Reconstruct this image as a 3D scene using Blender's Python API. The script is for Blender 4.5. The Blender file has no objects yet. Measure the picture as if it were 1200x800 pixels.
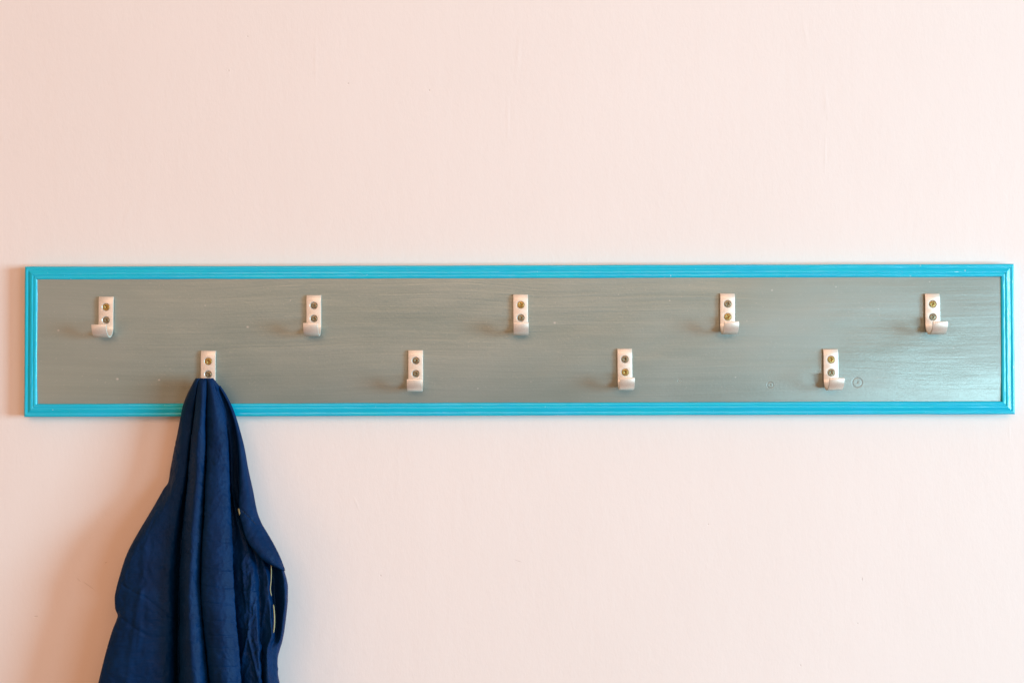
import bpy, bmesh, math, random
import numpy as np
from mathutils import Vector, Matrix

random.seed(7)
scene = bpy.context.scene
C = scene.collection

# ------------------------------------------------------------------ camera
DREF = 0.020                 # depth of the painted board in front of the wall
DIST = 1.40                  # camera to wall
CAMX = -0.015
cam = bpy.data.cameras.new('camera')
cam.sensor_width = 36.0
cam.lens = 36.0 * (DIST - DREF) / 1.2
cam.shift_x = 0.0125
cam.clip_start = 0.01
cam.clip_end = 50
camo = bpy.data.objects.new('camera', cam)
camo.location = (CAMX, -DIST, 0)
camo.rotation_euler = (math.radians(90), 0, 0)
C.objects.link(camo)
scene.camera = camo

# ------------------------------------------------------------------ world + lamps (indoor: window on the right, warm room light)
w = bpy.data.worlds.new('World'); scene.world = w; w.use_nodes = True
nt_ = w.node_tree; bg = nt_.nodes['Background']
# a dim warm room around the wall: lighter ceiling, darker floor
tc_ = nt_.nodes.new('ShaderNodeTexCoord'); sp_ = nt_.nodes.new('ShaderNodeSeparateXYZ'); mr_ = nt_.nodes.new('ShaderNodeMapRange'); mx_ = nt_.nodes.new('ShaderNodeMix')
mx_.data_type = 'RGBA'
nt_.links.new(tc_.outputs['Generated'], sp_.inputs[0]); nt_.links.new(sp_.outputs['Z'], mr_.inputs[0]); nt_.links.new(mr_.outputs[0], mx_.inputs[0]); nt_.links.new(mx_.outputs[2], bg.inputs['Color'])
mr_.inputs[1].default_value = -0.6; mr_.inputs[2].default_value = 0.7
mx_.inputs[6].default_value = (0.55, 0.22, 0.10, 1); mx_.inputs[7].default_value = (1.0, 0.60, 0.385, 1)
bg.inputs['Strength'].default_value = 0.50

def area(name, loc, target, sx, sy, energy, col):
    l = bpy.data.lights.new(name, 'AREA'); l.shape = 'RECTANGLE'
    l.size = sx; l.size_y = sy; l.energy = energy; l.color = col
    o = bpy.data.objects.new(name, l); o.location = loc
    o.rotation_euler = (Vector(target) - Vector(loc)).to_track_quat('-Z', 'Y').to_euler()
    C.objects.link(o)
    return o
area('window_light', (5.2, -2.9, -0.05), (0.1, 0, 0), 1.9, 1.7, 450, (0.44, 0.79, 1.0))
area('board_sheen_light', (1.95, -3.0, -0.58), (0.5, 0, 0), 1.1, 0.34, 26, (0.56, 0.84, 1.0))  # added cool lamp, low right, for the board's sheen; not a second window
area('side_room_light', (-2.2, -2.8, -0.5), (0, 0, 0), 1.1, 0.6, 6, (1.0, 0.55, 0.34))
area('room_light', (0.0, -3.3, 1.15), (0, 0, 0), 3.0, 1.3, 45, (1.0, 0.545, 0.345))

scene.view_settings.view_transform = 'Standard'
scene.view_settings.look = 'None'
scene.view_settings.gamma = 1
scene.view_settings.exposure = 0.0

# ------------------------------------------------------------------ helpers
def P(px, py, d):
    """A point seen at pixel (px,py) of the 1200x800 picture, d metres in front of the wall."""
    k = 0.001 * (DIST - d) / (DIST - DREF)
    return Vector(((px - 585) * k + CAMX, -d, (400 - py) * k))

def tag(o, label=None, cat=None, group=None, kind=None):
    if label: o['label'] = label
    if cat: o['category'] = cat
    if group: o['group'] = group
    if kind: o['kind'] = kind
    return o

def obj(name, verts, faces, mat, parent=None, smooth=True, uvs=None):
    me = bpy.data.meshes.new(name)
    me.from_pydata([tuple(v) for v in verts], [], [tuple(int(i) for i in f) for f in faces])
    if uvs is not None:
        uvl = me.uv_layers.new(name='UVMap')
        li = np.empty(len(me.loops), dtype=np.int32); me.loops.foreach_get('vertex_index', li)
        uvl.data.foreach_set('uv', np.asarray(uvs, dtype=np.float32)[li].ravel())
    if smooth: me.polygons.foreach_set('use_smooth', [True] * len(me.polygons))
    me.materials.append(mat)
    me.update()
    o = bpy.data.objects.new(name, me); C.objects.link(o)
    if parent: o.parent = parent
    return o

def empty(name, loc, parent=None):
    o = bpy.data.objects.new(name, None); C.objects.link(o); o.location = loc
    o.empty_display_size = 0.05
    if parent: o.parent = parent
    return o

class NT:
    """small node-tree writer"""
    def __init__(s, name):
        s.m = bpy.data.materials.new(name); s.m.use_nodes = True
        s.t = s.m.node_tree; s.b = s.t.nodes['Principled BSDF']
        s.out = s.t.nodes['Material Output']
    def n(s, typ, ins=None, **attrs):
        nd = s.t.nodes.new(typ)
        for k, v in attrs.items(): setattr(nd, k, v)
        for k, v in (ins or {}).items():
            if isinstance(v, bpy.types.NodeSocket): s.t.links.new(v, nd.inputs[k])
            else: nd.inputs[k].default_value = v
        return nd
    def math(s, op, a, b=0.0, c=0.0, clamp=False):
        nd = s.n('ShaderNodeMath', {0: a, 1: b, 2: c}, operation=op); nd.use_clamp = clamp
        return nd.outputs[0]
    def mix(s, fac, a, b, blend='MIX'):
        nd = s.n('ShaderNodeMix', data_type='RGBA', blend_type=blend)
        for i, v in ((0, fac), (6, a), (7, b)):
            if isinstance(v, bpy.types.NodeSocket): s.t.links.new(v, nd.inputs[i])
            else: nd.inputs[i].default_value = v
        return nd.outputs[2]
    def noise(s, vec, scale, detail=3, rough=0.55, dist=0.0):
        return s.n('ShaderNodeTexNoise', {'Vector': vec, 'Scale': scale, 'Detail': detail, 'Roughness': rough, 'Distortion': dist}).outputs['Fac']
    def mapv(s, vec, scale=(1, 1, 1), loc=(0, 0, 0), rot=(0, 0, 0)):
        return s.n('ShaderNodeMapping', {'Vector': vec, 'Scale': scale, 'Location': loc, 'Rotation': rot}).outputs[0]
    def ramp(s, fac, a, b, lo=0.0, hi=1.0):
        return s.n('ShaderNodeMapRange', {0: fac, 1: a, 2: b, 3: lo, 4: hi}).outputs[0]
    def bump(s, h, strength, dist, normal=None):
        ins = {'Height': h, 'Strength': strength, 'Distance': dist}
        if normal is not None: ins['Normal'] = normal
        return s.n('ShaderNodeBump', ins).outputs[0]
    def set(s, **kw):
        for k, v in kw.items():
            k = k.replace('_', ' ')
            if isinstance(v, bpy.types.NodeSocket): s.t.links.new(v, s.b.inputs[k])
            else: s.b.inputs[k].default_value = v
        return s.m

def blob(nt, vec, x, z, rx, rz, ang=0.0, soft=0.6):
    """mask of a small elongated mark centred on (x,z)"""
    v = nt.mapv(vec, loc=(-x, 0, -z))
    v = nt.n('ShaderNodeVectorRotate', {'Vector': v, 'Angle': ang * -1}, rotation_type='Y_AXIS').outputs[0]
    v = nt.mapv(v, scale=(1 / rx, 0, 1 / rz))
    ln = nt.n('ShaderNodeVectorMath', {0: v}, operation='LENGTH').outputs['Value']
    return nt.ramp(ln, 1.0, soft, 0, 1)

# numpy value noise -------------------------------------------------
def vnoise(x, y, seed=0):
    rs = np.random.RandomState(seed); G = rs.rand(256, 256) * 2 - 1
    xi = np.floor(x).astype(int); yi = np.floor(y).astype(int)
    fx = x - xi; fy = y - yi
    fx = fx ** 3 * (fx * (fx * 6 - 15) + 10); fy = fy ** 3 * (fy * (fy * 6 - 15) + 10)
    g = lambda a, b: G[a % 256, b % 256]
    return (g(xi, yi) * (1 - fx) + g(xi + 1, yi) * fx) * (1 - fy) + (g(xi, yi + 1) * (1 - fx) + g(xi + 1, yi + 1) * fx) * fy
def fbm(x, y, seed=0, o=4, r=0.5):
    s = 0; a = 1; t = 0
    for i in range(o):
        s = s + a * vnoise(x * 2 ** i + 7.3 * i, y * 2 ** i + 3.1 * i, seed + i); t += a; a *= r
    return s / t

# ------------------------------------------------------------------ materials
def mat_wall():
    t = NT('wall_paint')
    co = t.n('ShaderNodeTexCoord').outputs['Object']
    big = t.noise(co, 2.2, 3)
    col = t.mix(t.ramp(big, 0.3, 0.7), (0.838, 0.750, 0.692, 1), (0.864, 0.776, 0.720, 1))
    fine = t.noise(co, 260, 4, 0.6)
    col = t.mix(t.math('MULTIPLY', t.ramp(fine, 0.55, 0.8), 0.10), col, (0.70, 0.60, 0.55, 1))
    marks = None
    def W(px, py): return ((px - 585) * 0.001 * DIST / (DIST - DREF) + CAMX, (400 - py) * 0.001 * DIST / (DIST - DREF))
    dark = []; ridge = []
    for (px, py, rx, rz, a) in [(408, 98, .0013, .0013, 0), (503, 106, .0012, .0014, 0), (104, 686, .011, .0006, .62),
                                (92, 679, .004, .0006, .7), (42, 722, .003, .0010, 0), (124, 659, .0016, .0012, 0),
                                (607, 657, .006, .0004, .3), (446, 674, .0012, .0012, 0), (1005, 730, .001, .0012, 0),
                                (1010, 678, .001, .0025, 0), (938, 779, .0012, .0014, 0), (830, 614, .001, .001, 0),
                                (290, 43, .001, .001, 0), (268, 83, .0012, .0018, 0)]:
        x, z = W(px, py)
        m = blob(t, co, x, z, rx, rz, a, 0.4)
        dark.append(m)
    for (px, py, rx, rz, a) in [(607, 66, .004, .042, .08), (968, 118, .0035, .026, -.1), (944, 40, .0035, .018, -.2), (967, 180, .002, .03, .02),
                                (1183, 506, .0018, .010, 0), (595, 140, .003, .03, 0), (370, 70, .003, .035, 0),
                                (418, 590, .002, .012, -.4), (150, 250, .005, .012, .4), (4, 162, .004, .006, 0), (268, 84, .003, .008, 0)]:
        x, z = W(px, py)
        ridge.append(blob(t, co, x, z, rx, rz, a, 0.0))
    ds = dark[0]
    for m in dark[1:]: ds = t.math('MAXIMUM', ds, m)
    rsum = ridge[0]
    for m in ridge[1:]: rsum = t.math('MAXIMUM', rsum, m)
    col = t.mix(t.math('MULTIPLY', ds, 0.22), col, (0.33, 0.22, 0.16, 1))
    # roller texture: soft vertical drag plus fine orange peel
    v1 = t.noise(t.mapv(co, (95, 95, 45)), 1.0, 4, 0.6, 0.3)
    v2 = t.noise(t.mapv(co, (420, 420, 210)), 1.0, 3, 0.6)
    v3 = t.noise(t.mapv(co, (16, 16, 9)), 1.0, 3, 0.5)
    h = t.math('MULTIPLY_ADD', v1, 0.40, t.math('MULTIPLY', v2, 0.20))
    h = t.math('MULTIPLY_ADD', v3, 0.9, h)
    h = t.math('MULTIPLY_ADD', rsum, 0.22, h)
    h = t.math('MULTIPLY_ADD', ds, -0.5, h)
    return t.set(Base_Color=col, Roughness=0.72, Specular_IOR_Level=0.28, Normal=t.bump(h, 0.45, 0.0011))

def mat_panel():
    t = NT('silver_painted_wood')
    co = t.n('ShaderNodeTexCoord').outputs['Object']
    warp = t.n('ShaderNodeTexNoise', {'Vector': co, 'Scale': 3.0, 'Detail': 2}).outputs['Color']
    wv = t.n('ShaderNodeVectorMath', {0: co, 1: t.n('ShaderNodeVectorMath', {0: warp, 3: 0.035}, operation='SCALE').outputs[0]}, operation='ADD').outputs[0]
    grain = t.noise(t.mapv(wv, (3.0, 1, 230)), 1.0, 5, 0.62, 0.4)
    fibre = t.noise(t.mapv(co, (28, 1, 700)), 1.0, 3, 0.6)
    cloud = t.noise(t.mapv(co, (5, 1, 14)), 1.0, 3, 0.5)
    speck = t.noise(co, 520, 2, 0.5)
    col = t.mix(t.ramp(grain, 0.32, 0.70), (0.264, 0.330, 0.296, 1), (0.296, 0.366, 0.332, 1))
    col = t.mix(t.math('MULTIPLY', t.ramp(cloud, 0.4, 0.7), 0.45), col, (0.335, 0.385, 0.355, 1))
    line = t.ramp(grain, 0.70, 0.80)
    col = t.mix(t.math('MULTIPLY', line, 0.25), col, (0.17, 0.16, 0.14, 1))
    col = t.mix(t.math('MULTIPLY', t.ramp(speck, 0.66, 0.74), 0.22), col, (0.62, 0.60, 0.56, 1))
    spots = None
    for (px, py, r) in [(650, 378, .0020), (68, 387, .0018), (137, 444, .0022), (290, 383, .002), (186, 445, .0017), (785, 352, .0012),
                        (905, 340, .0016), (980, 336, .0013), (1118, 408, .0012), (1090, 330, .0012), (340, 352, .0012), (560, 455, .0013),
                        (862, 442, .0012), (725, 345, .0010), (1030, 362, .0010), (240, 358, .0011)]:
        p = P(px, py, .018)
        m = blob(t, co, p.x, p.z, r, r * .8, 0, 0.1)
        spots = m if spots is None else t.math('MAXIMUM', spots, m)
    col = t.mix(t.math('MULTIPLY', spots, 0.6), col, (0.72, 0.71, 0.68, 1))
    # knots: raised rings
    kh = None; kd = None
    for (px, py, r) in [(1005, 448, .0066), (903, 451, .0042), (797, 446, .0025), (530, 444, .0016)]:
        p = P(px, py, .018)
        v = t.mapv(co, loc=(-p.x, 0, -p.z)); v = t.mapv(v, scale=(1 / r, 0, 1 / r))
        ln = t.n('ShaderNodeVectorMath', {0: v}, operation='LENGTH').outputs['Value']
        ring = t.math('SUBTRACT', 1.0, t.math('MULTIPLY', t.math('ABSOLUTE', t.math('SUBTRACT', ln, 0.85)), 5.0), clamp=True)
        core = t.ramp(ln, 0.30, 0.12)
        hh = t.math('ADD', ring, core)
        kh = hh if kh is None else t.math('MAXIMUM', kh, hh)
    col = t.mix(t.math('MULTIPLY', kh, 0.24), col, (0.13, 0.13, 0.12, 1))
    h = t.math('MULTIPLY_ADD', grain, 0.45, t.math('MULTIPLY', fibre, 0.26))
    h = t.math('MULTIPLY_ADD', t.noise(co, 300, 3), 0.25, h)
    h = t.math('MULTIPLY_ADD', kh, -0.5, h)
    h = t.math('MULTIPLY_ADD', t.noise(t.mapv(co, (6, 1, 16)), 1.0, 2), 3.6, h)
    return t.set(Base_Color=col, Metallic=0.42, Roughness=t.ramp(cloud, 0.3, 0.7, 0.27, 0.38), Normal=t.bump(h, 0.40, 0.0008))

def mat_turquoise():
    t = NT('turquoise_gloss_paint')
    uv = t.n('ShaderNodeTexCoord').outputs['UV']
    st = t.noise(t.mapv(uv, (9, 520, 1)), 1.0, 4, 0.6, 0.2)
    cl = t.noise(t.mapv(uv, (22, 60, 1)), 1.0, 3)
    col = t.mix(t.ramp(st, 0.34, 0.66), (0.002, 0.45, 0.66, 1), (0.006, 0.54, 0.67, 1))
    col = t.mix(t.math('MULTIPLY', t.ramp(cl, 0.45, 0.75), 0.5), col, (0.012, 0.49, 0.74, 1))
    sp = t.noise(t.mapv(uv, (300, 420, 1)), 1.0, 2)
    col = t.mix(t.math('MULTIPLY', t.ramp(sp, 0.735, 0.77), 0.5), col, (0.6, 0.8, 0.82, 1))
    co = t.n('ShaderNodeTexCoord').outputs['Object']; ch = None
    for (px, py, rx, rz) in [(1079, 311, .0013, .0007), (1067, 323.5, .0009, .0007), (1121, 318.5, .0035, .0006), (1131, 317, .0012, .0011), (786, 323, .0007, .0012),
                             (862, 310, .0012, .0005), (1187, 330, .0005, .003), (1189, 402, .0007, .0016), (1188, 430, .0005, .003), (430, 322, .0008, .0004), (62, 480, .001, .0005)]:
        p = P(px, py, .018); m = blob(t, co, p.x, p.z, rx, rz, 0, 0.2)
        ch = m if ch is None else t.math('MAXIMUM', ch, m)
    col = t.mix(t.math('MULTIPLY', ch, 0.65), col, (0.62, 0.80, 0.82, 1))
    h = t.math('MULTIPLY_ADD', st, 0.6, t.math('MULTIPLY', t.noise(t.mapv(uv, (120, 260, 1)), 1.0, 3), 0.6))
    return t.set(Base_Color=col, Roughness=0.20, Specular_IOR_Level=0.42, Normal=t.bump(h, 0.5, 0.0007))

def mat_alu():
    t = NT('satin_aluminium')
    co = t.n('ShaderNodeTexCoord').outputs['Object']
    b = t.noise(t.mapv(co, (900, 900, 60)), 1.0, 3)
    f = t.noise(co, 900, 2)
    col = t.mix(t.ramp(f, 0.4, 0.7), (0.80, 0.745, 0.645, 1), (0.73, 0.675, 0.575, 1))
    return t.set(Base_Color=col, Metallic=0.5, Roughness=t.ramp(b, 0.3, 0.7, 0.38, 0.50), Normal=t.bump(b, 0.15, 0.0002))

def mat_screw(name, c):
    t = NT(name)
    co = t.n('ShaderNodeTexCoord').outputs['Object']
    n = t.noise(co, 1200, 3)
    col = t.mix(t.ramp(n, 0.35, 0.7), (*c, 1), (c[0] * .5, c[1] * .5, c[2] * .45, 1))
    return t.set(Base_Color=col, Metallic=0.85, Roughness=0.36)

def mat_fabric(name, a, b, rough=0.46, sheen=0.0):
    t = NT(name)
    uv = t.n('ShaderNodeTexCoord').outputs['UV']
    wv = t.n('ShaderNodeTexWave', {'Vector': uv, 'Scale': 420, 'Distortion': 0.6}, bands_direction='X').outputs['Fac']
    wh = t.n('ShaderNodeTexWave', {'Vector': uv, 'Scale': 420, 'Distortion': 0.6}, bands_direction='Y').outputs['Fac']
    rip = t.noise(t.mapv(uv, (90, 700, 1)), 1.0, 3)
    cl = t.noise(uv, 26, 4)
    col = t.mix(t.ramp(cl, 0.3, 0.7), (*a, 1), (*b, 1))
    col = t.mix(t.math('MULTIPLY', t.ramp(rip, 0.5, 0.75), 0.35), col, (a[0] * .6, a[1] * .6, a[2] * .6, 1))
    h = t.math('MULTIPLY_ADD', wv, 0.10, t.math('MULTIPLY', wh, 0.10))
    h = t.math('MULTIPLY_ADD', t.noise(uv, 160, 4, 0.6), 0.9, h)
    return t.set(Base_Color=col, Roughness=rough, Specular_IOR_Level=0.09, Sheen_Weight=sheen, Sheen_Roughness=0.45,
                 Sheen_Tint=(0.25, 0.45, 0.9, 1), Normal=t.bump(h, 0.5, 0.0009))

def mat_plain(name, c, rough=0.5):
    t = NT(name)
    co = t.n('ShaderNodeTexCoord').outputs['Object']
    n = t.noise(co, 700, 3)
    col = t.mix(t.ramp(n, 0.3, 0.7), (*c, 1), (c[0] * .7, c[1] * .7, c[2] * .7, 1))
    return t.set(Base_Color=col, Roughness=rough)

M_wall = mat_wall(); M_panel = mat_panel(); M_turq = mat_turquoise(); M_alu = mat_alu()
M_brass = mat_screw('yellow_zinc_screw', (0.50, 0.37, 0.13)); M_zinc = mat_screw('dull_zinc_screw', (0.33, 0.30, 0.20))
M_navy = mat_fabric('navy_cotton', (0.0008, 0.0165, 0.062), (0.0015, 0.026, 0.094))
M_pipe = mat_plain('lime_piping', (0.34, 0.34, 0.17))
M_thread = mat_plain('navy_thread', (0.004, 0.012, 0.045))

# ------------------------------------------------------------------ the wall
bm = bmesh.new()
bmesh.ops.create_cube(bm, size=1.0)
for v in bm.verts:
    v.co.x *= 6.0; v.co.y = v.co.y * 0.12 + 0.06; v.co.z *= 3.2
me = bpy.data.meshes.new('wall'); bm.to_mesh(me); bm.free(); me.materials.append(M_wall)
wall = bpy.data.objects.new('wall', me); C.objects.link(wall)
tag(wall, 'pale pink painted plaster wall behind the coat rack', 'wall', kind='structure')

# ------------------------------------------------------------------ coat rack
rack = empty('coat_rack', (0, 0, 0))
tag(rack, 'long silver painted board with turquoise moulded frame and nine metal hooks on pink wall', 'coat rack')
# outer corners (front face of the frame)
TL = P(27.4, 312.0, .020); TR = P(1189.9, 308.8, .020); BR = P(1191.3, 485.6, .020); BL = P(26.4, 488.8, .020)
cor = [TL, TR, BR, BL]
# moulding profile: (distance inward from the outer edge, depth from the wall) in mm
PF = [(0, 0.3), (0, 9), (0, 14.6), (.2, 15.8), (.7, 16.7), (1.4, 17.2), (2.4, 17.4), (3.3, 17.3), (4.0, 17.05), (4.5, 16.85), (5.0, 16.95), (5.6, 17.25), (6.4, 17.6),
      (7.4, 17.95), (8.4, 18.25), (9.2, 18.35), (10.0, 18.25), (10.5, 17.95), (10.9, 17.75), (11.3, 17.85), (11.9, 18.1), (12.8, 18.2), (13.8, 18.1),
      (14.7, 17.8), (15.2, 17.3), (15.5, 16.6), (15.5, 13.0)]
def rail(i, seed):
    a = cor[i]; b = cor[(i + 1) % 4]; p = cor[i - 1]; q = cor[(i + 2) % 4]
    u = (b - a); L = u.length; u.normalize()
    inw = Vector((0, 0, -1)) if i == 0 else Vector((-1, 0, 0)) if i == 1 else Vector((0, 0, 1)) if i == 2 else Vector((1, 0, 0))
    inw = (inw - u * inw.dot(u)).normalized()
    n = max(40, int(L / 0.003)); K = len(PF)
    verts = []; uvs = []
    s = np.linspace(0, 1, n + 1)
    wob = np.array([[0.0] * K] * (n + 1))
    for k in range(K):
        wob[:, k] = 0.16 * fbm(s * L * 60, np.full(n + 1, PF[k][0] * .35), seed, 3) + .12 * fbm(s * L * 260, np.full(n + 1, PF[k][0] * 1.1), seed + 9, 2)
    ew = 0.35 * fbm(s * L * 26, np.full(n + 1, 3.3), seed + 4, 4)
    sc = 1.06 if i == 1 else 1.0                      # the right-hand rail is a touch wider
    for j in range(n + 1):
        for k, (t, d) in enumerate(PF):
            tt = t * .001 * sc
            # mitre: inset both ends by tt
            along = tt + (L - 2 * tt) * s[j]
            dd = d * .001 + (wob[j, k] * .001 if 1 < k < K - 1 else 0)
            pt = a + u * along + inw * (tt + (ew[j] * .001 * (0.8 if 0 < j < n else 0) * max(0, 1 - t / 4)) + (ew[n - j] * .0009 * (t > 15)))
            verts.append((pt.x, -dd, pt.z)); uvs.append((along + i * 1.7, t * .001 + i * .1))
    faces = []
    for j in range(n):
        for k in range(K - 1):
            A = j * K + k
            faces.append((A, A + K, A + K + 1, A + 1))
    # back face
    for j in range(n):
        faces.append((j * K + K - 1, (j + 1) * K + K - 1, (j + 1) * K, j * K))
    o = obj('frame_rail', verts, faces, M_turq, rack, True, uvs)
    return o
for i in range(4): rail(i, 11 * i + 2)

# panel inside the frame (a real board, front face 16.6 mm off the wall)
def inner(c, sx, sz, t=0.0151): return Vector((c.x + sx * t, 0, c.z + sz * t))
pc = [inner(TL, 1, -1), inner(TR, -1, -1, .0155), inner(BR, -1, 1, .0155), inner(BL, 1, 1)]
nx, nz = 380, 50
verts = []; faces = []
for j in range(nz + 1):
    for i in range(nx + 1):
        a = pc[0].lerp(pc[1], i / nx); b = pc[3].lerp(pc[2], i / nx); p = a.lerp(b, j / nz)
        verts.append((p.x, 0, p.z))
V = np.array(verts)
zz = (V[:, 2] - V[:, 2].min()) / (V[:, 2].max() - V[:, 2].min())
# the board is slightly cupped: its lower edge turns down a little
V[:, 1] = -0.0168 + 0.00030 * fbm(V[:, 0] * 9, V[:, 2] * 22, 3, 3) + 0.0019 * np.clip(1 - zz / .34, 0, 1) ** 2
verts = V.tolist(); nv = len(verts)
for j in range(nz):
    for i in range(nx):
        A = j * (nx + 1) + i; faces.append((A, A + nx + 1, A + nx + 2, A + 1))
for c in (0, nx, nx + (nx + 1) * nz, (nx + 1) * nz): verts.append((verts[c][0], -0.002, verts[c][2]))
faces.append((nv, nv + 1, nv + 2, nv + 3))
obj('board_panel', verts, faces, M_panel, rack)

# ------------------------------------------------------------------ hooks
def hook_profile():
    """(depth off the board, z) outer and inner lines of the bent strap, mm, z=0 at the top"""
    T = 2.1; pts = []
    mid = [(1.15, -0.0), (1.2, -0.5), (1.45, -1.6), (1.9, -3.0), (2.25, -4.2), (2.4, -5.5)]
    mid += [(2.4, z) for z in (-9, -14, -20, -26, -31, -34.5)]
    r = 12.1; cx = 2.4 + r
    for k in range(1, 25):
        a = math.pi * k / 24
        mid.append((cx - r * math.cos(a), -34.8 - r * math.sin(a)))
    mid.append((cx + r + .0, -33.4)); mid.append((cx + r + .05, -32.9))
    L = []; R = []
    for i, (x, z) in enumerate(mid):
        a = mid[max(0, i - 1)]; b = mid[min(len(mid) - 1, i + 1)]
        tx, tz = b[0] - a[0], b[1] - a[1]; l = math.hypot(tx, tz); tx /= l; tz /= l
        L.append((x - tz * T / 2, z + tx * T / 2)); R.append((x + tz * T / 2, z - tx * T / 2))
    return L, R
def make_hook_mesh():
    L, R = hook_profile(); n = len(L); Wd = 17.2; bev = .35
    secs = [(-Wd / 2, .0), (-Wd / 2 + bev * .3, bev * .7), (-Wd / 2 + bev, bev), (Wd / 2 - bev, bev), (Wd / 2 - bev * .3, bev * .7), (Wd / 2, 0)]
    bm = bmesh.new(); rings = []
    for i in range(n):
        cxm = ((L[i][0] + R[i][0]) / 2, (L[i][1] + R[i][1]) / 2)
        f = 1.0 if 0 < i < n - 1 else .72
        ring = []
        dl = (L[i][0] - cxm[0], L[i][1] - cxm[1])
        for (x, b) in secs:
            k = (1.05 - bev + b) / 1.05 * f
            ring.append(bm.verts.new((x * .001 * (1 if f == 1 else .99), -(cxm[0] + dl[0] * k) * .001, (cxm[1] + dl[1] * k) * .001)))
        for (x, b) in reversed(secs):
            k = (1.05 - bev + b) / 1.05 * f
            ring.append(bm.verts.new((x * .001 * (1 if f == 1 else .99), -(cxm[0] - dl[0] * k) * .001, (cxm[1] - dl[1] * k) * .001)))
        rings.append(ring)
    m = len(rings[0])
    for i in range(n - 1):
        for k in range(m):
            bm.faces.new((rings[i][k], rings[i][(k + 1) % m], rings[i + 1][(k + 1) % m], rings[i + 1][k]))
    bm.faces.new(rings[0]); bm.faces.new(list(reversed(rings[-1])))
    bmesh.ops.recalc_face_normals(bm, faces=bm.faces)
    me = bpy.data.meshes.new('hook'); bm.to_mesh(me); bm.free()
    # countersunk screw holes
    o = bpy.data.objects.new('tmp', me); C.objects.link(o); tmp = [o]
    for z in (-12.2, -27.4):
        b2 = bmesh.new()
        bmesh.ops.create_cone(b2, cap_ends=True, segments=40, radius1=.0052, radius2=.0030, depth=.0022)
        bmesh.ops.rotate(b2, verts=b2.verts, matrix=Matrix.Rotation(math.radians(-90), 3, 'X'))
        bmesh.ops.translate(b2, verts=b2.verts, vec=(0, -.0029, z * .001))
        m2 = bpy.data.meshes.new('t'); b2.to_mesh(m2); b2.free()
        c = bpy.data.objects.new('tmp', m2); C.objects.link(c); tmp.append(c)
        md = o.modifiers.new('b', 'BOOLEAN'); md.object = c; md.operation = 'DIFFERENCE'; md.solver = 'EXACT'
    bpy.context.view_layer.update()
    dg = bpy.context.evaluated_depsgraph_get()
    res = bpy.data.meshes.new_from_object(o.evaluated_get(dg))
    for t in tmp: bpy.data.objects.remove(t)
    res.name = 'hook'
    res.materials.clear(); res.materials.append(M_alu)
    res.polygons.foreach_set('use_smooth', [True] * len(res.polygons))
    res.set_sharp_from_angle(angle=math.radians(32))
    return res
def make_screw_mesh(r=.0040, name='screw', mat=None):
    """countersunk head with a cross recess, facing -y"""
    bm = bmesh.new(); seg = 48
    def depth(x, y, ang):
        rr = math.hypot(x, y)
        if rr > r * .62: return 0.0
        c, s = math.cos(ang), math.sin(ang); X = abs(x * c + y * s); Y = abs(-x * s + y * c)
        wd = r * .17
        m = max(0, 1 - (min(X, Y) / wd) ** 4) if min(X, Y) < wd else 0
        core = max(0, 1 - (rr / (r * .34)) ** 3) if rr < r * .34 else 0
        return max(m * (1 - rr / (r * .64)) ** .35, core) * .0010
    rads = [r * k / 22 for k in range(1, 23)]
    ctr = bm.verts.new((0, .0012, 0)); prev = None
    for k, R_ in enumerate(rads):
        ring = []
        for i in range(seg):
            a = 2 * math.pi * i / seg; x = R_ * math.cos(a); z = R_ * math.sin(a)
            dome = .00022 * (1 - (R_ / r) ** 2)
            edge = .00018 if k == len(rads) - 1 else 0
            ring.append(bm.verts.new((x, -dome + edge + depth(x, z, .35), z)))
        for i in range(seg):
            if prev is None: bm.faces.new((ctr, ring[(i + 1) % seg], ring[i]))
            else: bm.faces.new((prev[i], prev[(i + 1) % seg], ring[(i + 1) % seg], ring[i]))
        prev = ring
    bot = [bm.verts.new((v.co.x * .55, .0016, v.co.z * .55)) for v in prev]
    for i in range(seg): bm.faces.new((prev[i], prev[(i + 1) % seg], bot[(i + 1) % seg], bot[i]))
    bm.faces.new(bot)
    bmesh.ops.recalc_face_normals(bm, faces=bm.faces)
    me = bpy.data.meshes.new(name); bm.to_mesh(me); bm.free(); me.materials.append(mat)
    me.polygons.foreach_set('use_smooth', [True] * len(me.polygons)); me.set_sharp_from_angle(angle=math.radians(50))
    return me
hook_me = make_hook_mesh()
big_brass = make_screw_mesh(.0040, 'screw', M_brass); big_zinc = make_screw_mesh(.0040, 'screw', M_zinc)
sm_zinc = make_screw_mesh(.0034, 'screw', M_zinc); sm_brass = make_screw_mesh(.0036, 'screw', M_brass)
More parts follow.
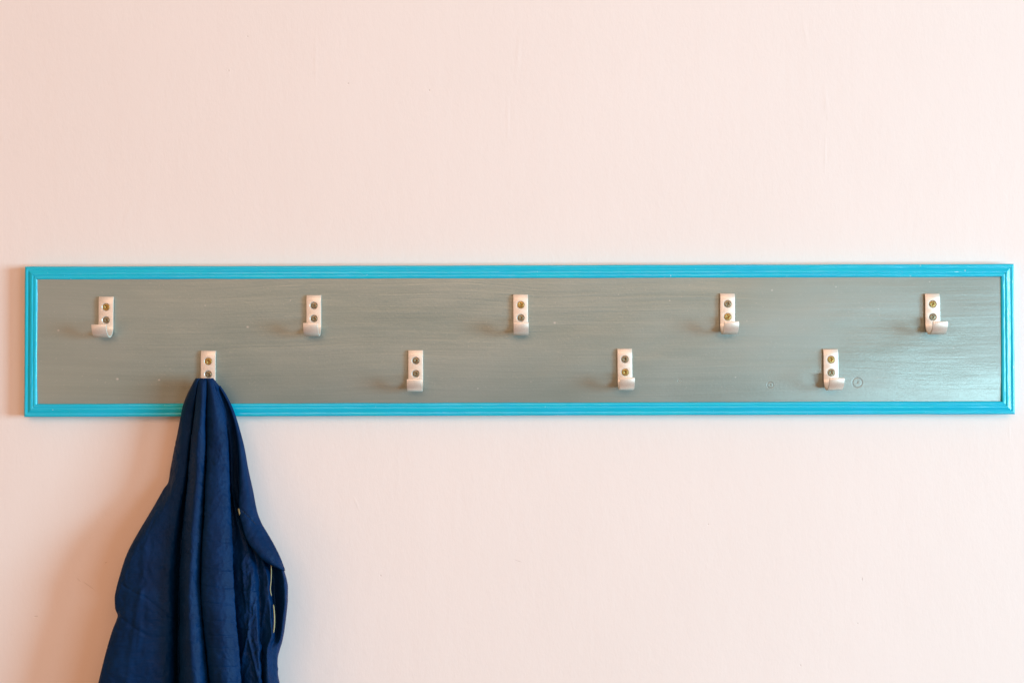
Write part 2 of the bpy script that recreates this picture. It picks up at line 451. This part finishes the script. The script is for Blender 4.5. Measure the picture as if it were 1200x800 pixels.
# plate centre x, plate top y (picture), tilt, upper screw, lower screw (mesh, x offset mm)
H = [(124.2, 347.6, .003, (big_brass, 0.2), (sm_zinc, .7)), (367.6, 345.8, -.004, (sm_zinc, 0.1), (sm_zinc, .5)),
     (610.0, 345.0, -.006, (big_brass, -.1), (sm_zinc, .5)), (852.6, 343.8, .003, (big_zinc, 0), (big_brass, .2)),
     (1092.7, 344.0, -.008, (sm_brass, 0), (sm_zinc, -.2)),
     (244.0, 411.0, .004, (big_brass, 0), (sm_zinc, .6)), (487.0, 410.3, -.004, (sm_zinc, .6), (sm_zinc, .1)),
     (732.0, 408.6, -.012, (big_zinc, -.1), (big_brass, .1)), (973.5, 409.0, -.010, (big_brass, 0), (big_zinc, 0))]
for i, (px, py, tilt, s1, s2) in enumerate(H):
    p = P(px, py, .020)
    h = bpy.data.objects.new('hook', hook_me); C.objects.link(h); h.parent = rack
    h.location = (p.x, -.0170, p.z); h.rotation_euler = (0, tilt, 0)
    for (me_, dx), z in ((s1, -12.2), (s2, -27.4)):
        s = bpy.data.objects.new('screw', me_); C.objects.link(s); s.parent = h
        s.location = (dx * .0003, -.00325, z * .001); s.rotation_euler = (0, random.uniform(-1, 1), 0)

# ------------------------------------------------------------------ jacket
jacket = empty('jacket', P(240, 446, .045))
tag(jacket, 'dark navy blue jacket hanging in folds from the second hook in from the left', 'jacket')
jl = Vector(jacket.location)
silL = [(443, 229), (445, 228), (450, 225.5), (460, 220.5), (475, 214.5), (500, 210), (525, 204.5), (550, 199.5), (565, 197), (572, 192), (580, 187.5), (600, 176),
        (625, 161), (650, 148), (675, 140), (690, 136), (700, 134.3), (712, 134.8), (721, 137.8), (727, 136), (737, 132), (762, 124.5), (800, 115), (900, 92), (1050, 72)]
silR = [(443, 250), (445, 251.5), (450, 255.5), (460, 262.5), (470, 268), (480, 272.5), (487, 275), (500, 279), (525, 285.5), (550, 290), (575, 295.5), (600, 300.5), (612, 305),
        (625, 312.5), (637, 319.5), (650, 326), (662, 331), (675, 335), (687, 337.3), (700, 337.3), (725, 335), (750, 331), (762, 327.5), (772, 324.6), (778, 324), (787, 325), (800, 327.5), (900, 342), (1050, 352)]
def ip(tab, y):
    a = np.array(tab); xs, ys = a[:, 0], a[:, 1]
    # monotone-ish cubic (pchip)
    h = np.diff(xs); dl = np.diff(ys) / h; m = np.zeros(len(xs))
    for k in range(1, len(xs) - 1):
        if dl[k - 1] * dl[k] > 0:
            w1 = 2 * h[k] + h[k - 1]; w2 = h[k] + 2 * h[k - 1]; m[k] = (w1 + w2) / (w1 / dl[k - 1] + w2 / dl[k])
    m[0] = dl[0]; m[-1] = dl[-1]
    y = np.clip(y, xs[0], xs[-1]); i = np.clip(np.searchsorted(xs, y) - 1, 0, len(h) - 1)
    t = (y - xs[i]) / h[i]
    return (2 * t**3 - 3 * t**2 + 1) * ys[i] + (t**3 - 2 * t**2 + t) * h[i] * m[i] + (-2 * t**3 + 3 * t**2) * ys[i + 1] + (t**3 - t**2) * h[i] * m[i + 1]
# rows: indices 1..19 between the silhouettes
LV = {
 443: [(230,47),(231,48),(233,48.5),(234.5,48),(236,48.5),(239,49),(241,48.5),(242,48),(242.5,48.5),(245,48.5),(247.5,47.5),(248,46.5),(248.3,46),(248.6,45.5),(249,45),(249.2,44.5),(249.4,44),(249.6,43.5),(249.8,43)],
 447: [(227.6,46),(229,49),(231.5,50),(232.5,49),(233,50.5),(237,52),(241,51.2),(242.5,49.3),(243,50.5),(246,51.2),(249,49),(249.8,47.5),(250.3,46.5),(250.8,45.5),(251.2,44.5),(251.6,43.5),(252,42.5),(252.4,41.5),(253,40)],
 460: [(221.5,40),(224,45),(229,48.5),(231,46),(230.8,50),(237,55),(241.5,51.5),(243,48),(243.5,51),(249,54),(254,48),(253.5,38),(255,37),(256,36),(257,35),(258,33),(259,32),(260,31),(262,32)],
 487: [(213,33),(217,38),(225,39),(229,30),(228,46),(235,57),(240,54),(242,45),(243,52),(253,57),(263,49),(262,37),(264,35),(265,34),(266.5,33),(268,31),(269,30),(270,29),(274.2,34)],
 525: [(206,33),(212,41),(220,41),(225.05,27.05),(223.5,46.9636),(232,58),(240,54),(242.5,43.7273),(243,54.1091),(256,59),(267.5,52),(266,36),(268,29.2),(270,32),(272,31),(274,29),(276,28),(278,27),(284,36)],
 565: [(199,33),(207,42),(216,40),(220.55,26.05),(220,45.8727),(230,61),(238,56),(241.5,45.5455),(242,58.3818),(255,63),(268.5,56),(267,37),(269,26.2),(271,33),(273,32),(275,30),(277,29),(280,27),(291,38)],
 600: [(179.5,35.2),(192,41.7),(208,40),(216,24),(217,48),(227,63),(236,58),(240.5,47),(240.5,63),(255,66),(270.5,58),(269,40),(273,34),(276,41),(279,38),(281,34),(284,33),(287,29),(298,40)],
 640: [(158.5,38.5),(177,41.3),(202,38),(212,22),(213.5,48),(224,65),(234,60),(238.5,47),(238,64),(255,69),(272,60),(271,42),(278,43),(284,48),(291,47),(296,40),(302,42),(308,28),(318,40)],
 680: [(143,37.5),(165,42),(198,38),(210.5,20),(212,48),(222,67),(233,60),(237,47),(236.5,65),(254,71),(273,62),(272,44),(281,48),(290,52),(298,51),(304,43),(314,48),(321,28),(333,45)],
 700: [(138,37.5),(164,44),(199,38.5),(210,19),(212,48),(222,67.5),(234,60),(238,47),(237.5,65),(255.5,71.5),(274.3,62.5),(273.3,44),(283,49),(292,53),(300,52.5),(304.5,44),(315,49),(322,29),(334,46)],
 722: [(141.5,39.5),(166,44),(200,39),(209.5,18),(211.5,48),(222,69),(235,61),(239.5,47),(239,65),(257,73),(275.5,63),(274.5,45),(284,51),(293,53),(301,54),(304.5,44),(317,50),(323.5,32),(332,45)],
 745: [(134,38.5),(162,45),(199,39),(209.2,18),(211.4,49),(223,70),(237,61.5),(241.5,47.5),(241,65.5),(259.5,74),(277.5,63.5),(276.5,46),(286,52),(294,54),(302,55),(305,44),(318,53),(323,38),(329,45)],
 762: [(129,38.5),(160,46),(198,40),(209,18),(211.5,50),(224,71),(239,62),(243.5,48),(243,66),(262,75),(279.5,64),(278.5,46),(288,53),(295,55),(303,57),(306,46),(313,55),(318,48),(324.5,44)],
 800: [(120,40.5),(155,48),(198,42),(209,18),(211.5,52),(227,73),(242,62),(246.5,49),(247,67),(265,77),(281.5,65),(280.5,48),(290,55),(297,57),(304,58),(307,47),(314,58),(321,50),(325.5,44)],
 900: [(98,42.5),(145,52),(195,44),(207,22),(209.5,54),(230,76),(248,64),(253,51),(254,69),(272,80),(290,68),(289,52),(300,58),(308,60),(315,62),(318,52),(325,62),(331,54),(338,48)],
 1050: [(80,42.5),(140,54),(192,46),(207,26),(209.5,56),(232,78),(252,66),(258,55),(259,71),(279,80),(298,70),(297,56),(308,60),(316,62),(322,62),(326,54),(334,62),(341,56),(349,50)],
}
backD = [(443, 40), (447, 33), (455, 24.5), (460, 23), (490, 22.5), (525, 14), (600, 10), (1050, 10)]
sideD = [(443, 44), (447, 38), (460, 28), (487, 25), (525, 24), (565, 26), (600, 29), (680, 33), (1050, 37)]
sideR = [(443, 41), (447, 36), (460, 28), (487, 26), (525, 27), (565, 28), (600, 30), (680, 33), (722, 33), (1050, 33)]
rows = np.concatenate([np.arange(443, 447, .5), np.arange(447, 812, 1.0), np.arange(812, 1051, 4.0)])
keys = sorted(LV); NR = len(rows)
ctrl = np.zeros((NR, 24, 2))
for j in range(19):
    ctrl[:, j + 1, 0] = ip([(k, LV[k][j][0]) for k in keys], rows)
    ctrl[:, j + 1, 1] = ip([(k, LV[k][j][1]) for k in keys], rows)
ctrl[:, 0, 0] = ip(silL, rows); ctrl[:, 0, 1] = ip(sideD, rows)
ctrl[:, 20, 0] = ip(silR, rows); ctrl[:, 20, 1] = ip(sideR, rows)
bd = ip(backD, rows)
for j, f in ((21, .93), (22, .5), (23, .07)):
    ctrl[:, j, 0] = ctrl[:, 0, 0] * (1 - f) + ctrl[:, 20, 0] * f; ctrl[:, j, 1] = bd
# closed centripetal-ish catmull across
per = [10] + [14, 22, 16, 12, 12, 14, 14, 10, 10, 18, 16, 12, 12, 12, 12, 12, 12, 12, 14] + [10, 4, 6, 4]
# per[j] = samples from control j to j+1
NC = 24
cols = []; ucol = []
for j in range(NC):
    p0, p1, p2, p3 = ctrl[:, (j - 1) % NC], ctrl[:, j], ctrl[:, (j + 1) % NC], ctrl[:, (j + 2) % NC]
    d01 = np.sqrt(np.linalg.norm(p1 - p0, axis=1) + 1e-6)[:, None]; d12 = np.sqrt(np.linalg.norm(p2 - p1, axis=1) + 1e-6)[:, None]; d23 = np.sqrt(np.linalg.norm(p3 - p2, axis=1) + 1e-6)[:, None]
    m1 = (p1 - p0) / d01 - (p2 - p0) / (d01 + d12) + (p2 - p1) / d12
    m2 = (p2 - p1) / d12 - (p3 - p1) / (d12 + d23) + (p3 - p2) / d23
    m1 *= d12; m2 *= d12
    for t in np.arange(per[j]) / per[j]:
        cols.append((2*t**3-3*t**2+1)*p1 + (t**3-2*t**2+t)*m1 + (-2*t**3+3*t**2)*p2 + (t**3-t**2)*m2); ucol.append(j + t)
G = np.stack(cols, axis=1); ucol = np.array(ucol); NCOL = G.shape[1]     # rows, cols, (px, d mm)
PX = G[:, :, 0]; PY = np.repeat(rows[:, None], NCOL, 1); DD = G[:, :, 1]
# keep the drawn outline inside the traced silhouettes
# crease and wrinkle displacement (mm, along the surface normal)
def band(u, a, b, s=2.4): return 1 / (1 + np.exp(-(u - a) / (s * .25))) * (1 / (1 + np.exp((u - b) / (s * .25))))
U = np.repeat(ucol[None, :], NR, 0)
grow = np.clip((PY - 448) / 60, 0.05, 1)
rf = 1 - np.abs(fbm((PX + PY * .35) / 9, (PY - PX * .5) / 17, 101, 3)) * 3.2
rg = 1 - np.abs(fbm((PX - PY * .45) / 12, (PY + PX * .3) / 22, 111, 3)) * 3.4
disp = 0.55 * fbm(PX / 16, PY / 42, 21, 4) * grow
disp += grow * (0.46 * np.clip(rf, 0, 1) ** 2 - 0.42 * np.clip(rg, 0, 1) ** 2)
disp += 0.42 * fbm(PX / 5, PY / 24, 31, 3) * grow
r1 = 1 - np.abs(fbm((PX + PY * .25) / 13, (PY - PX * .3) / 26, 41, 3)) * 2.6
disp += 1.2 * np.clip(r1, 0, 1) ** 3 * band(U, 12.6, 16.5) * np.clip((PY - 610) / 60, 0, 1)
disp += 1.9 * fbm((PX - PY * .12) / 9, PY / 24, 51, 3) * band(U, 12.6, 18) * np.clip((PY - 600) / 60, 0, 1)
r2 = 1 - np.abs(fbm((PX - PY * .5) / 26, (PY + PX * .5) / 34, 61, 3)) * 3
disp += 0.75 * np.clip(r2, 0, 1) ** 3 * band(U, 1.2, 3.6) * np.clip((PY - 570) / 50, 0, 1)
disp += 1.2 * fbm(PX / 24, PY / 40, 71, 2) * band(U, 1.0, 3.6) * np.clip((PY - 560) / 60, 0, 1)
def crease(x0, y0, x1, y1, wd, amp, ulo, uhi):
    global disp
    L = math.hypot(x1 - x0, y1 - y0); tx, ty = (x1 - x0) / L, (y1 - y0) / L
    a = (PX - x0) * tx + (PY - y0) * ty; dpp = (PX - x0) * -ty + (PY - y0) * tx
    bend = 1.2 * np.sin(a / L * 3.1)
    m = np.exp(-((dpp - bend) / wd) ** 2) / (1 + np.exp(-(a) / 1.5)) / (1 + np.exp((a - L) / 1.5))
    disp = disp + amp * m * band(U, ulo, uhi, .3)
for y, a in ((632.5, .5), (665, .75), (686, .7), (705, .75), (725, .5), (742.5, .7), (757, .55), (779, .75), (797, .6), (560, .2), (590, .2)):
    crease(237, y, 272 + (y - 632) * .04, y + 2.0, 1.0, -a * 1.0, 8.8, 11.3)
crease(142, 684, 172, 700, 1.2, -.8, .2, 3.5); crease(168, 697, 205, 725, 1.3, -1.0, .5, 3.8)
crease(166, 690, 150, 800, 2.6, .9, .3, 3); crease(172, 620, 163, 760, 3.0, .9, .5, 3); crease(140, 722, 175, 745, 2.2, -.9, .2, 3.0)
crease(185, 600, 168, 640, 1.0, -.6, .3, 3)
crease(277, 690, 303, 691, 1.1, -.9, 12.3, 16); crease(278, 706, 304, 704, 1.0, -.8, 12.3, 16); crease(276, 736, 300, 735, 1.0, -1.0, 12.3, 18)
crease(284, 650, 290, 720, 1.8, 1.2, 12.3, 17); crease(298, 655, 292, 740, 1.8, 1.3, 12.3, 17); crease(293, 735, 282, 798, 1.5, 1.6, 12.3, 17)
crease(291, 738, 305, 800, 1.5, 1.6, 12.3, 18)
crease(312, 700, 305, 760, 1.3, 1.0, 14, 18.5)
# sharp pressed edge along the right of the third fold
disp += .8 * np.exp(-((U - 11.0) / .10) ** 2) * np.clip((PY - 620) / 50, 0, 1)
def bulge(py):
    x = np.clip((np.asarray(py, float) - 500) / 260, 0, 1); return 34 * x * x * (3 - 2 * x)
def topos(PX, PY, DD, add=None):
    d = (DD + (bulge(PY) if add is None else bulge(PY) * add)) * .001; k = .001 * (DIST - d) / (DIST - DREF)
    return np.stack([(PX - 585) * k + CAMX, -d, (400 - PY) * k], axis=-1)
XYZ = topos(PX, PY, DD, np.where(U <= 20, 1.0, np.where(U < 21, 21 - U, np.where(U > 23, U - 23, 0.0))))
def normals(X, closed=True):
    du = (np.roll(X, -1, 1) - np.roll(X, 1, 1)) if closed else np.gradient(X, axis=1)
    dv = np.gradient(X, axis=0)
    n = np.cross(du, dv); return n / (np.linalg.norm(n, axis=2, keepdims=True) + 1e-12)
N = normals(XYZ)
if N[NR // 2, 60, 1] > 0: N = -N
edge = np.ones_like(U); edge *= np.clip(np.minimum(np.abs(U - 0), np.abs(U - 20)) / .6, 0, 1); edge *= (U < 20)
XYZ = XYZ + N * (disp * edge)[:, :, None] * .001
seg = np.linalg.norm(np.diff(XYZ, axis=1), axis=2); arc = np.concatenate([[0], np.cumsum(seg[200])])
verts = (XYZ - np.array(jl)).reshape(-1, 3).tolist()
uvs = np.stack([np.repeat(arc[None, :], NR, 0), PY * .001], -1).reshape(-1, 2).tolist()
faces = []
for r in range(NR - 1):
    for c in range(NCOL):
        c2 = (c + 1) % NCOL
        faces.append((r * NCOL + c, r * NCOL + c2, (r + 1) * NCOL + c2, (r + 1) * NCOL + c))
faces.append(tuple(range(NCOL)))
shell = obj('jacket_body', verts, faces, M_navy, jacket, True, uvs)

# front edge flap, folded outwards along the right-hand side
eT = [(452, 256.5), (470, 266.5), (487, 273.0), (500, 276.2), (525, 279.8), (550, 281.2), (575, 281.2), (590, 280.6), (597, 280.8), (607, 282.5), (615, 284.8), (625, 287.5), (637, 293), (645, 300), (650, 303.8), (654, 307.5),
      (658, 312.6), (661, 317.5), (664.5, 325), (668.5, 333.6)]
dT = [(452, 35.0), (487, 38), (525, 45), (565, 50), (600, 55), (625, 58), (645, 59), (668.5, 53)]
fr = np.concatenate([np.arange(452, 640, 1.2), np.arange(640, 668.6, .6)])
e = ip(eT, fr); s = ip(silR, fr) + .5; dd = ip(dT, fr); sd = ip(sideR, fr)
wd = np.maximum(s - e, .4); q = np.clip(wd / 14, 0.03, 1)
cp = [(e + 7 * q, dd - 11 * q), (e + 2.2 * q, dd - 6 * q), (e + .1, dd - 2.4 * q), (e + .5 * q, dd), (e + wd * .30, dd + 1.5 * q), (e + wd * .62, dd - .5 * q), (e + wd * .88, dd - 6 * q), (s, dd - 11 * q), (s - .6 * q, np.minimum(sd, dd - 13 * q))]
CP = np.stack([np.stack(c, -1) for c in cp], 1); K = CP.shape[1]
out = []
for j in range(K - 1):
    p0 = CP[:, max(0, j - 1)]; p1 = CP[:, j]; p2 = CP[:, j + 1]; p3 = CP[:, min(K - 1, j + 2)]
    m1 = (p2 - p0) / 2; m2 = (p3 - p1) / 2
    for t in np.arange(8) / 8: out.append((2*t**3-3*t**2+1)*p1 + (t**3-2*t**2+t)*m1 + (-2*t**3+3*t**2)*p2 + (t**3-t**2)*m2)
out.append(CP[:, -1])
F = np.stack(out, 1); FY = np.repeat(fr[:, None], F.shape[1], 1)
q2 = q[:, None]
fd = (.9 * fbm(F[:, :, 0] / 11, FY / 22, 81, 3) + .5 * fbm((F[:, :, 0] + FY) / 5, (FY - F[:, :, 0]) / 16, 91, 3)) * q2
a_ = (F[:, :, 0] - 286) * .68 + (FY - 600) * .73; d_ = -(F[:, :, 0] - 286) * .73 + (FY - 600) * .68
fd += -1.1 * np.exp(-(d_ / 1.0) ** 2) / (1 + np.exp(-(a_ + 5) / 2)) / (1 + np.exp((a_ - 22) / 2)) * q2
FX = topos(F[:, :, 0], FY, F[:, :, 1] + fd)
n0, n1 = FX.shape[:2]
verts = (FX - np.array(jl)).reshape(-1, 3).tolist()
uvs = np.stack([F[:, :, 0] * .001, FY * .001], -1).reshape(-1, 2).tolist()
faces = [(r * n1 + c, r * n1 + c + 1, (r + 1) * n1 + c + 1, (r + 1) * n1 + c) for r in range(n0 - 1) for c in range(n1 - 1)]
flap = obj('front_flap', verts, faces, M_navy, jacket, True, uvs)
sm = flap.modifiers.new('thickness', 'SOLIDIFY'); sm.thickness = .0007; sm.offset = -1

def tube(name, pts, r, mat, parent, flat=1.0):
    """tapered round cord through picture points (px,py,d mm)"""
    P3 = [P(a, b, (c + float(bulge(b))) * .001) - jl for a, b, c in pts]
    fine = []
    for i in range(len(P3) - 1):
        p0 = P3[max(0, i - 1)]; p1 = P3[i]; p2 = P3[i + 1]; p3 = P3[min(len(P3) - 1, i + 2)]
        for k in range(8):
            t = k / 8
            fine.append(0.5 * ((2 * p1) + (p2 - p0) * t + (2 * p0 - 5 * p1 + 4 * p2 - p3) * t * t + (3 * p1 - p0 - 3 * p2 + p3) * t ** 3))
    fine.append(P3[-1]); vs = []; fs = []; m = 10
    for i, p in enumerate(fine):
        t = (fine[min(len(fine) - 1, i + 1)] - fine[max(0, i - 1)]).normalized()
        a = t.cross(Vector((0, 1, 0))).normalized(); b = t.cross(a)
        rr = r * min(1, .35 + 2.2 * min(i, len(fine) - 1 - i) / len(fine) * 3)
        for k in range(m):
            g = 2 * math.pi * k / m; vs.append(p + a * math.cos(g) * rr * flat + b * math.sin(g) * rr)
    for i in range(len(fine) - 1):
        for k in range(m): fs.append((i * m + k, i * m + (k + 1) % m, (i + 1) * m + (k + 1) % m, (i + 1) * m + k))
    fs.append(tuple(range(m))); fs.append(tuple(reversed(range((len(fine) - 1) * m, len(fine) * m))))
    return obj(name, vs, fs, mat, parent)
tube('piping', [(317.6, 657, 49), (317.9, 668, 51), (317.6, 680, 51.5), (316.8, 690, 51.5), (318.2, 698, 51)], .00055, M_pipe, jacket)
tube('piping', [(320.4, 708, 49), (321.4, 718, 49.5), (321.6, 730, 50.5), (320.6, 741, 51.5)], .00075, M_pipe, jacket)
tube('piping', [(279.9, 595.6, 53), (280.8, 599, 54.5), (281.8, 603.5, 54)], .0015, M_pipe, jacket)
# stitched seam across the flap: one line of thread
sv = []; sf = []
for k in range(7):
    x0 = 284.3 + k * 2.55; y0 = 598.2 + k * 2.6
    bb = float(bulge(y0)) * .001; a = P(x0, y0, bb + .0585 - .0006 * k) - jl; b = P(x0 + 1.7, y0 + 1.75, bb + .0585 - .0006 * (k + .5)) - jl
    t = (b - a).normalized(); n = t.cross(Vector((0, 1, 0))).normalized() * .00035; f = Vector((0, -.0003, 0)); i0 = len(sv)
    for p in (a, b):
        for v in (n, f, -n, -f): sv.append(p + v)
    for q_ in range(4): sf.append((i0 + q_, i0 + (q_ + 1) % 4, i0 + 4 + (q_ + 1) % 4, i0 + 4 + q_))
    sf.append((i0, i0 + 1, i0 + 2, i0 + 3)); sf.append((i0 + 4, i0 + 7, i0 + 6, i0 + 5))
obj('stitching', sv, sf, M_thread, jacket, False)
